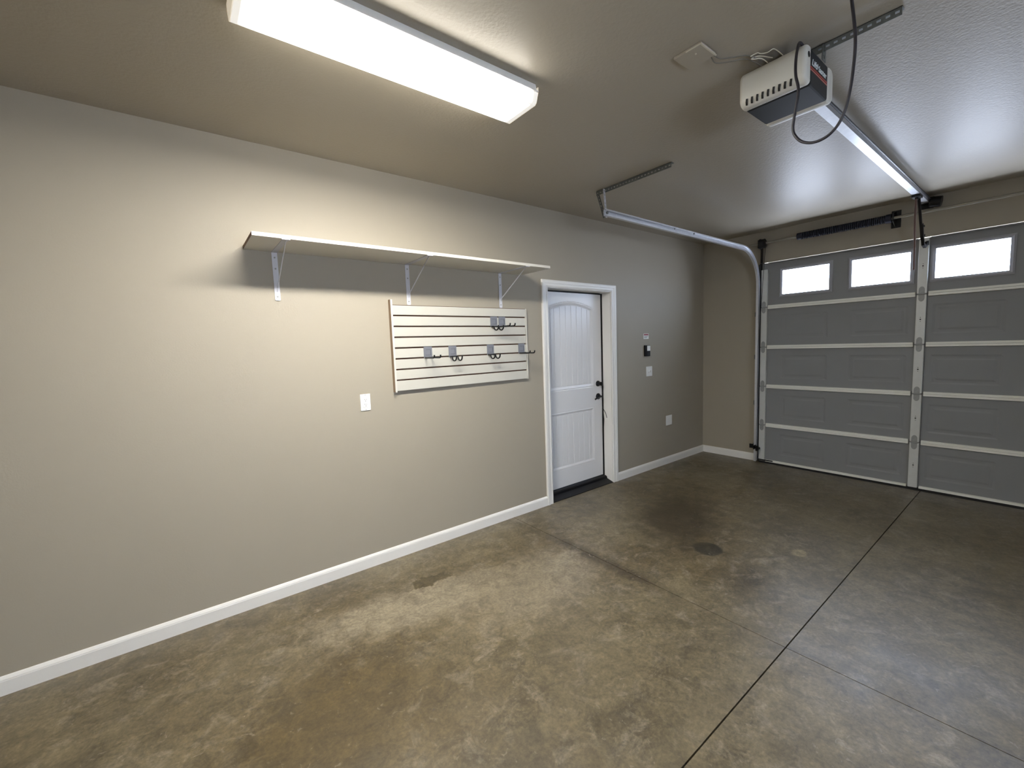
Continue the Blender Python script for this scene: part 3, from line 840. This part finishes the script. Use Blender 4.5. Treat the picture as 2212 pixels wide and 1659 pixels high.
# power cord looping in front of the opener
pc = MB()
cpts = [(1.95, 0.512, 2.715), (1.95, 0.507, 2.671), (1.95, 0.493, 2.541), (1.95, 0.496, 2.436), (1.95, 0.508, 2.341), (1.95, 0.529, 2.277), (1.95, 0.563, 2.242), (1.95, 0.606, 2.234), (1.95, 0.646, 2.250), (1.95, 0.671, 2.281), (1.95, 0.680, 2.312), (1.951, 0.676, 2.358), (1.955, 0.666, 2.445), (1.975, 0.683, 2.515), (2.00, 0.693, 2.575), (2.03, 0.700, 2.630), (2.055, 0.703, 2.672), (2.085, 0.706, 2.688), (2.13, 0.706, 2.685), (2.17, 0.706, 2.680)]
def smooth_path(p, n=6):
    out = []
    P = [Vector(a) for a in p]
    for i in range(len(P)-1):
        p0 = P[max(i-1, 0)]; p1 = P[i]; p2 = P[i+1]; p3 = P[min(i+2, len(P)-1)]
        for k in range(n):
            t = k/n
            out.append(0.5*((2*p1) + (p2-p0)*t + (2*p0-5*p1+4*p2-p3)*t*t + (3*p1-p0-3*p2+p3)*t*t*t))
    out.append(P[-1]); return out
pc.tube(smooth_path(cpts), 0.0052, 10)
tag(pc.build('power_cord', M_cord, smooth=True), 'black power cord looping below the opener and up to the ceiling', 'cord')

# ceiling box cover with wires running to the opener
bx = thing('ceiling_box_cover', 'square greige box cover on the ceiling left of the opener', 'box cover', (1.85, 1.03, H))
B(1.788, 1.910, 0.965, 1.088, H-0.012, H-0.0005).build('plate', M_ceil, bx, bevel=0.003)
rim = MB(); rim.box(1.7865, 1.912, 0.962, 0.968, H-0.0145, H-0.010); rim.box(1.7855, 1.790, 0.968, 1.03, H-0.0135, H-0.010)
rim.build('edge_highlight', M_wire, bx)  # pale strips paint a highlight on the cover's near edges
MB().cyl((1.83, 1.01, H-0.012), (1.83, 1.01, H-0.0145), 0.004, 8).build('screw', M_wire, bx)
for n, (pts, m, lab) in enumerate((
    ([(1.905, 0.985, H-0.006), (1.945, 0.99, H-0.015), (1.965, 0.975, H-0.02), (2.0, 0.94, H-0.018), (2.05, 0.90, H-0.012), (2.10, 0.86, 2.685)], M_wired, 'dull wire sagging lowest from the ceiling box cover towards the opener'),
    ([(1.908, 0.975, H-0.006), (1.95, 0.965, H-0.012), (1.99, 0.93, H-0.010), (2.04, 0.885, H-0.010), (2.10, 0.84, 2.69)], M_wired, 'dull wire lying flat between ceiling box cover and opener'),
    ([(2.035, 0.878, H-0.018), (2.045, 0.855, H-0.012), (2.056, 0.845, H-0.016), (2.062, 0.82, H-0.022), (2.075, 0.80, H-0.014), (2.11, 0.78, 2.69)], M_wire, 'cream bell wire curling upwards behind the opener light cover'),
    ([(2.10, 0.835, 2.686), (2.075, 0.850, H-0.026), (2.055, 0.873, H-0.024), (2.052, 0.880, H-0.020), (2.07, 0.858, H-0.014), (2.10, 0.815, 2.695)], M_wire, 'cream bell wire doubled into a hairpin behind the opener light cover'))):
    w = MB(); w.tube(smooth_path(pts, 5), 0.0022, 6)
    tag(w.build('wire', m, smooth=True), lab, 'wire', 'loose wires above the opener')

# ------------------------------------------------------------------ ceiling light
FX0, FX1, FY0, FY1, FZ = 0.228, 1.426, 1.553, 1.812, 2.637
cl = thing('ceiling_light', 'four foot fluorescent wraparound light glowing on the ceiling', 'light', ((FX0+FX1)/2, (FY0+FY1)/2, H))
cx, cy = (FX0+FX1)/2, (FY0+FY1)/2
hm_ = MB(); hm_.prism([(FY0+0.020, H), (FY0+0.012, H-0.036), (FY0, H-0.038), (FY0, H-0.043), (FY1, H-0.043), (FY1, H-0.038), (FY1-0.012, H-0.036), (FY1-0.020, H)], 0, FX0+0.003, FX1-0.003)
hm_.build('housing', M_white, cl)
lp = []
hw_ = (FY1-FY0)/2
side = [(-hw_+0.006, H-0.0435), (-hw_+0.020, FZ+0.008), (-hw_+0.030, FZ)]
prof = side + [(-a, b) for a, b in reversed(side)]
inner = [(a*0.985, b+0.003) for a, b in prof]
lm = MB()
lm.prism([(cy+a, b) for a, b in prof], 0, FX0+0.003, FX1-0.003)
ln_ = lm.build('lens', lens_mat((FX1-FX0)/2, hw_), cl)
for xa, xb in ((FX0, FX0+0.003), (FX1-0.003, FX1)):
    e = MB(); e.prism([(cy+a, b) for a, b in [(-hw_+0.004, H-0.02)] + prof + [(hw_-0.004, H-0.02)]], 0, xa, xb); e.build('end_cap', mat('lens_end_acrylic', (240, 232, 214), 0.3, vary=0.01, emit=((255, 240, 215), 0.35)), cl)


# ------------------------------------------------------------------ shelf and brackets
SZ = 2.118
sh_ = MB(); sh_.box(0.342, 2.404, D-0.365, D-0.0015, SZ, SZ+0.0195, ends=1)
tag(sh_.build('shelf', [M_shelf, M_raw]), 'long white melamine shelf board high on the left wall', 'shelf')
def make_bracket(x, label):
    b = thing('shelf_bracket', label, 'bracket', (x, D, 1.83), 'steel brackets under the long shelf')
    w = 0.015; y0 = D-0.001
    wp = MB(); n = 8
    pr = [(x-w, SZ-0.002), (x+w, SZ-0.002)]
    pr += [(x+w, 1.838), (x+w*0.75, 1.832), (x-w*0.75, 1.832), (x-w, 1.838)]
    wp.prism(pr, 1, y0-0.0035, y0); leg = wp.build('wall_leg', M_bracket, b)
    for z in (2.085, 2.020, 1.856):
        MB().cyl((x, y0-0.0033, z), (x, y0-0.0055, z), 0.005, 10).build('screw', M_hinge, leg)
    B(x-w, x+w, D-0.350, D-0.002, SZ-0.0035, SZ-0.0002).build('top_arm', M_bracket, b)
    B(x-w-0.006, x+w+0.006, D-0.368, D-0.350, SZ-0.006, SZ-0.0002).build('front_clip', M_bracket, b, bevel=0.002)
    bs = MB(); bs.sweep([(x+0.002, D-0.006, 1.885), (x+0.002, D-0.012, 1.908), (x+0.002, D-0.335, SZ-0.010), (x+0.002, D-0.352, SZ-0.004)], [(-0.0018, -0.0035), (0.0018, -0.0035), (0.0018, 0.0035), (-0.0018, 0.0035)], up=(0, -1, -0.5))
    bs.build('diagonal_brace', M_bracket, b)
    return b
br0 = make_bracket(0.499, 'white steel shelf bracket at the left end of the shelf, over bare wall')
dup(br0, (1.341, D, 1.83), 'white steel shelf bracket in the middle of the shelf, above the slat panel\'s left end')
dup(br0, (2.167, D, 1.83), 'white steel shelf bracket at the right end of the shelf, nearest the entry door')

# ------------------------------------------------------------------ slat panel with hooks
sp_ = thing('slatwall_panel', 'white slatwall panel with eight boards below the shelf', 'panel', (1.81, D, 1.2195))
PXA, PXB, PZ0, PP = 1.200, 2.412, 1.2195, 0.0762
B(PXA, PXB, D-0.014, D-0.001, PZ0+0.002, PZ0+8*PP-0.006).build('backing', M_mdf, sp_)
for k in range(8):
    z0 = PZ0 + k*PP + (0.0055 if k else 0.0); z1 = PZ0 + (k+1)*PP - 0.0055
    s_ = MB(); s_.box(PXA+0.001, PXB-0.001, D-0.026, D-0.014, z0, z1); s_.build('slat', M_slat, sp_, bevel=0.0008, bseg=1)
B(PXA+0.001, PXB-0.001, D-0.0255, D-0.002, PZ0+8*PP-0.0045, PZ0+8*PP-0.002).build('brown_top_edge', M_mdf, sp_)  # thin brown strip along the panel's top
lt_ = MB(); lt_.box(1.186, 1.1995, D-0.040, D-0.001, 1.213, 1.862, ends=1); o_ = lt_.build('edge_trim', [M_shelf, mat('tan_raw_edge', (150, 128, 104), 0.7, vary=0.15, vscale=60)], sp_)
o_['label'] = 'taller left trim strip standing above the panel'
B(PXB+0.0005, PXB+0.010, D-0.030, D-0.001, 1.216, PZ0+8*PP-0.002).build('edge_trim', M_shelf, sp_)

def hook(x0, zt, kind, label):
    """zt = groove height at the plate's top"""
    yf = D-0.026
    h = thing('utility_hook', label, 'hook', (x0+0.034, yf, zt-0.076), 'grey plated hooks on the slat panel')
    pl = MB(); pl.box(x0, x0+0.068, yf-0.006, yf-0.0003, zt-0.080, zt+0.002); p = pl.build('plate', M_hookp, h, bevel=0.002)
    # raised square rib on the plate
    rb = MB(); a0, a1, b0, b1, t = x0+0.016, x0+0.056, zt-0.060, zt-0.018, 0.0025
    for (u0, u1, v0, v1) in ((a0, a1, b1-t, b1), (a0, a1, b0, b0+t), (a1-t, a1, b0+t, b1-t)):
        rb.box(u0, u1, yf-0.0075, yf-0.0058, v0, v1)
    rb.build('plate_rib', M_hookd, p)
    lip = MB(); lip.box(x0+0.002, x0+0.066, yf-0.004, yf+0.006, zt-0.002, zt+0.0035); lip.build('groove_lip', M_hookp, p)
    zr = zt-0.078
    for q, xx in enumerate((x0+0.010, x0+0.060)):
        m = MB()
        if kind == 'straight':
            pts = [(xx, yf-0.002, zr), (xx, yf-0.05, zr-0.001), (xx, yf-0.125, zr-0.001), (xx, yf-0.140, zr+0.002), (xx, yf-0.146, zr+0.010), (xx, yf-0.147, zr+0.020)]
        else:
            pts = [(xx, yf-0.002, zr), (xx, yf-0.030, zr-0.001)]
            for k in range(9):
                an = PI + PI*k/8
                pts.append((xx, yf-0.068-0.030*math.cos(an)*1.0, zr-0.006+0.026*math.sin(an)))
            pts.append((xx, yf-0.100, zr+0.006))
        m.tube(smooth_path(pts, 3), 0.0056, 8, up=(1, 0, 0))
        m.build('prong', M_black, h, smooth=True)
    cr = MB(); cr.tube([(x0+0.008, yf-0.004, zr+0.001), (x0+0.062, yf-0.004, zr+0.001)], 0.0045, 8); cr.build('cross_bar', M_black, h, smooth=True)
    return h
ZL = PZ0 + 4*PP; ZU = PZ0 + 7*PP
hs_ = hook(1.424, ZL, 'straight', 'leftmost hook in the lower row, with two straight prongs')
hu_ = hook(1.633, ZL, 'u', 'lower row hook with two U shaped prongs, second from the left')
def hook_at(src, x0, zt, label): return dup(src, (x0+0.034, D-0.026, zt-0.076), label)
hook_at(hu_, 1.990, ZL, 'lower row hook with two U shaped prongs, directly below the upper pair')
hook_at(hs_, 2.319, ZL, 'rightmost hook in the lower row, prongs reaching past the panel\'s right edge')
hook_at(hu_, 2.035, ZU, 'left hook of the upper pair, with two U shaped prongs')
hook_at(hs_, 2.118, ZU, 'right hook of the upper pair, with two straight prongs')

# ------------------------------------------------------------------ plates on the wall
ot = thing('wall_outlet', 'white double wall outlet below the slat panel\'s left side', 'outlet', (0.981, D, 1.105))
YP = D
pl = B(0.946, 1.016, YP-0.006, YP-0.0005, 1.105, 1.219).build('cover_plate', M_plastic, ot, bevel=0.003)
ins = B(0.9645, 0.9975, YP-0.0085, YP-0.0055, 1.128, 1.196).build('receptacle', M_plastic, ot, bevel=0.001)
for zc in (1.179, 1.145):
    B(0.9745, 0.9765, YP-0.0091, YP-0.0083, zc, zc+0.008).build('slot', M_dark, ins)
    B(0.9855, 0.9875, YP-0.0091, YP-0.0083, zc+0.001, zc+0.007).build('slot', M_dark, ins)
    MB().cyl((0.981, YP-0.0083, zc-0.007), (0.981, YP-0.0091, zc-0.007), 0.0024, 10).build('slot', M_dark, ins)
for zc in (1.112, 1.212):
    MB().cyl((0.981, YP-0.0058, zc), (0.981, YP-0.0068, zc), 0.003, 8).build('screw', M_hinge, pl)

sw = thing('light_switch', 'white switch plate below the black door control', 'switch', (4.266, D, 1.104))
B(4.209, 4.322, YP-0.006, YP-0.0005, 1.104, 1.217).build('cover_plate', M_plastic, sw, bevel=0.003)
for xc in (4.252, 4.290):
    g = B(xc-0.006, xc+0.006, YP-0.0068, YP-0.0055, 1.148, 1.172).build('toggle_opening', M_hinge, sw)
    tgl = MB(); tgl.prism([(YP-0.006, 1.150), (YP-0.018, 1.166), (YP-0.018, 1.172), (YP-0.006, 1.170)], 0, xc-0.004, xc+0.004); tgl.build('toggle', M_plastic, g, bevel=0.001)
bp_ = thing('blank_plate', 'plain off white blank plate low on the wall near the corner', 'plate', (4.668, D, 0.473))
B(4.604, 4.732, YP-0.006, YP-0.0005, 0.473, 0.596).build('cover_plate', M_plastic, bp_, bevel=0.004)
for xc in (4.645, 4.691):
    for zc in (0.492, 0.577): MB().cyl((xc, YP-0.0055, zc), (xc, YP-0.0066, zc), 0.003, 8).build('screw', M_plastic, bp_)
gc = thing('door_control', 'black garage door wall control with a white button', 'control', (4.218, D, 1.337))
B(4.170, 4.266, YP-0.020, YP-0.0005, 1.337, 1.462).build('body', M_black, gc, bevel=0.003)
B(4.205, 4.262, YP-0.0235, YP-0.0195, 1.398, 1.456).build('button', M_plastic, gc, bevel=0.002)
B(4.205, 4.262, YP-0.022, YP-0.0195, 1.343, 1.392).build('lower_button', M_dark, gc, bevel=0.002)
lb = thing('warning_label', 'small white warning label with a red heading above the black control', 'label', (4.215, D, 1.533))
pp = B(4.166, 4.262, YP-0.0012, YP-0.0002, 1.533, 1.594).build('paper', M_plastic, lb)
B(4.172, 4.256, YP-0.0017, YP-0.0011, 1.574, 1.589).build('red_heading', mat('dull_red_print', (150, 70, 78), 0.6, vary=0.05), lb)
for k in range(3):
    B(4.176, 4.252-0.012*k, YP-0.0016, YP-0.0011, 1.562-k*0.009, 1.566-k*0.009).build('print_line', M_hookp, lb)
